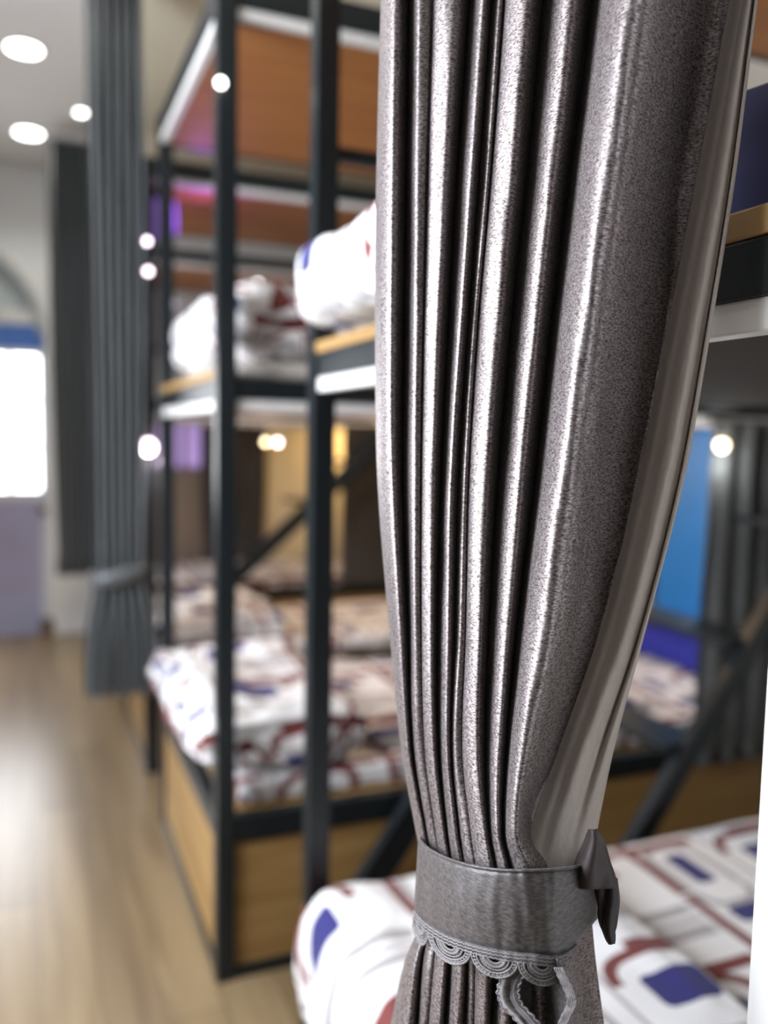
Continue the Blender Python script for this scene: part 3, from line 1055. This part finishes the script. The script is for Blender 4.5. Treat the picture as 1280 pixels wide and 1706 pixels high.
P = list(reversed(up_rows(top, CEIL - 0.034, 12, 0.0))) + P + up_rows(bot, 0.47, 14, 0.10)
bm = bm_grid(bmesh.new(), P)
o = obj('drape', bm, SATIN, cur, True)
solid(o, 0.0012, 0)
yl = [y for y in ylist if y <= 1480]
P = curtain_points(LT, LROWS, yl, 8, 0.0012)
P = list(reversed(up_rows(P[0], CEIL - 0.034, 12, 0.0))) + P
o = obj('lining', bm_grid(bmesh.new(), P), LINING, cur, True)
o['label'] = 'matt taupe lining along the right edge'
solid(o, 0.0012, 0)
tk = thing('curtain_track', 'ceiling track above the large satin curtain', 'curtain track', (0.36, 0.55, CEIL))
box('track_channel', (0.34, 0.30, CEIL - 0.03), (0.37, 0.85, CEIL), EDGE, tk, 0.002)

# tieback
tb = thing('curtain_tieback', 'grey brown cloth tieback with lace edge round the large satin curtain', 'tieback', (0.36, 0.58, 0.88), 'curtain tiebacks')
BTOP = ([0, .06, .2, .42, .65, .85, 1.0], [1396, 1414, 1434, 1448, 1450, 1446, 1436])
BBOT = ([0, .06, .2, .42, .65, .85, 1.0], [1516, 1536, 1560, 1580, 1590, 1588, 1530])
BXT = ([0, .06, .2, .42, .65, .85, 1.0], [697, 714, 756, 820, 890, 950, 1002])
BXB = ([0, .06, .2, .42, .65, .85, 1.0], [690, 708, 748, 812, 880, 944, 996])


def band_pt(s, v, off=0.0):
    """s 0..1 across the front, v 0 top .. 1 bottom edge (may exceed 1)"""
    x = lerp_rows(BXT[0], BXT[1], s) * (1 - v) + lerp_rows(BXB[0], BXB[1], s) * v
    yt, yb = lerp_rows(BTOP[0], BTOP[1], s), lerp_rows(BBOT[0], BBOT[1], s)
    y = yt * (1 - v) + yb * v
    z = zbase(x) - 0.042 + 0.070 * abs(2 * s - 1)**2.5 - off
    z += 0.0018 * noise.noise(Vector((x * 0.07, y * 0.012, 0))) - 0.003 * math.sin(min(1, max(0, v)) * PI)
    return px(x, y, z)


n = 72
P = []
for iv in range(13):
    v = iv / 12
    row = [band_pt(i / n, v) for i in range(n + 1)]
    a, b = row[-1], row[0]
    mid = (a + b) / 2 + FWD * 0.075
    back = []
    for k in range(1, 16):
        t = k / 16
        w = math.sin(t * PI)**0.45
        back.append(a * (1 - t) + b * t + FWD * 0.055 * w)
    P.append(row + back)
bm = bm_grid(bmesh.new(), P, True)
solid(obj('band', bm, BANDM, tb, True), 0.002, 1)
# stitched hems
bm = bmesh.new()
bm_tube(bm, [band_pt(i / 60, 0.0, 0.0012) for i in range(61)], 0.0011, 6)
bm_tube(bm, [band_pt(i / 60 * 0.9, 1.0, 0.0012) for i in range(61)], 0.0009, 6)
obj('hem', bm, BANDM, tb, True)
# lace
bm = bmesh.new()
scal = [(-0.005, 0.085), (0.085, 0.33), (0.335, 0.60), (0.605, 0.845)]
H = 0.30


def lp(s, dv, off=0.0025):
    return band_pt(min(max(s, 0.0), 1.0), 1.0 + dv, off)


for dv in (0.02, 0.06, 0.10):
    bm_tube(bm, [lp(i / 80 * 0.86, dv + 0.008 * math.sin(i * 2.4)) for i in range(81)], 0.0007, 5)
for i in range(100):
    s = i / 100 * 0.86
    bm_tube(bm, [lp(s, 0.0), lp(s + 0.004, 0.115)], 0.0005, 4)
for s0, s1 in scal:
    c, hw = (s0 + s1) / 2, (s1 - s0) / 2
    for rr, th in ((1.0, 0.0010), (0.90, 0.0006), (0.78, 0.0009), (0.62, 0.0007), (0.46, 0.0009), (0.28, 0.0008)):
        pts = []
        for k in range(29):
            a = PI * k / 28
            wob = 1 + (0.035 * math.sin(k * 3.1) if rr > 0.95 else 0.01 * math.sin(k * 2.2))
            pts.append(lp(c + hw * rr * math.cos(a) * 1.0, 0.10 + H * 0.78 * rr * wob * math.sin(a)))
        bm_tube(bm, pts, th, 5)
    for k in range(1, 16):
        a = PI * k / 16
        bm_tube(bm, [lp(c + hw * 0.28 * math.cos(a), 0.10 + H * 0.78 * 0.28 * math.sin(a)), lp(c + hw * 0.62 * math.cos(a + 0.05), 0.10 + H * 0.78 * 0.62 * math.sin(a + 0.05))], 0.0006, 4)
        bm_tube(bm, [lp(c + hw * 0.78 * math.cos(a), 0.10 + H * 0.78 * 0.78 * math.sin(a)), lp(c + hw * math.cos(a), 0.10 + H * 0.78 * math.sin(a))], 0.0008, 4)
o = obj('lace_trim', bm, LACE, tb, True)
o['label'] = 'scalloped crocheted lace along the lower edge'
# hanging loop below the band
LROW = [1596, 1620, 1645, 1670, 1700, 1740, 1790]
LXL = [872, 850, 838, 842, 868, 895, 905]
LXR = [930, 938, 950, 957, 944, 930, 918]


def loop_pt(t, y, off=0.0):
    xl, xr = lerp_rows(LROW, LXL, y), lerp_rows(LROW, LXR, y)
    x = xl * (1 - t) + xr * t
    z = zbase(x) - 0.031 - off - 0.010 * math.cos(t * 2 * PI * 0.9) + 0.010 * t + 0.003 * noise.noise(Vector((x * .04, y * .03, 4)))
    return px(x, y, z)


bm = bm_grid(bmesh.new(), [[loop_pt(i / 20, 1596 + 194 * j / 24) for i in range(21)] for j in range(25)])
o = solid(obj('tie_end', bm, BANDM, tb, True), 0.0016)
bm = bmesh.new()
for t0, wd in ((0.0, 27), (1.0, 10)):
    def ed(y, k):
        xl, xr = lerp_rows(LROW, LXL, y), lerp_rows(LROW, LXR, y)
        x = (xl + k * wd if t0 == 0 else xr - k * wd)
        return px(x, y, zbase(x) - 0.039 - 0.0004 * math.sin(y * 0.22) * k)
    for k in (-0.3, 0.0, 0.35, 0.7, 1.0):
        bm_tube(bm, [ed(1612 + 160 * j / 70, k + (0.07 * math.sin(j * 1.3) if k in (-0.3, 1.0) else 0)) for j in range(71)], 0.0008, 5)
    for j in range(70):
        y = 1612 + 160 * j / 70
        bm_tube(bm, [ed(y, -0.3), ed(y + 4, 1.0)], 0.0006, 4)
obj('lace_trim', bm, LACE, tb, True)
# knot and dark tails at the right
KROW = [1382, 1400, 1430, 1462, 1480]
KL = [984, 975, 962, 956, 960]
KR = [992, 1004, 1014, 1024, 1026]


def strip(rows, L, R, zoff, bow, nj=16, ni=10, ph=0.0):
    P = []
    for j in range(nj + 1):
        y = rows[0] + (rows[-1] - rows[0]) * j / nj
        a, b = lerp_rows(rows, L, y), lerp_rows(rows, R, y)
        P.append([px(a + (b - a) * i / ni, y, 0.608 + zoff - bow * math.sin(PI * i / ni) + 0.003 * math.sin(i * 0.9 + y * 0.04 + ph)) for i in range(ni + 1)])
    return bm_grid(bmesh.new(), P)


solid(obj('knot', strip(KROW, KL, KR, 0.015, 0.012), mat('knot_brown', (0.035, 0.024, 0.022), 0.6, 0, 0.2, 300), tb, True), 0.003)
solid(obj('ribbon_tail', strip([1462, 1500, 1530, 1556, 1572], [990, 996, 998, 1006, 1017], [1026, 1030, 1027, 1025, 1022], 0.022, 0.006, ph=1.0), DARKC, tb, True), 0.003)
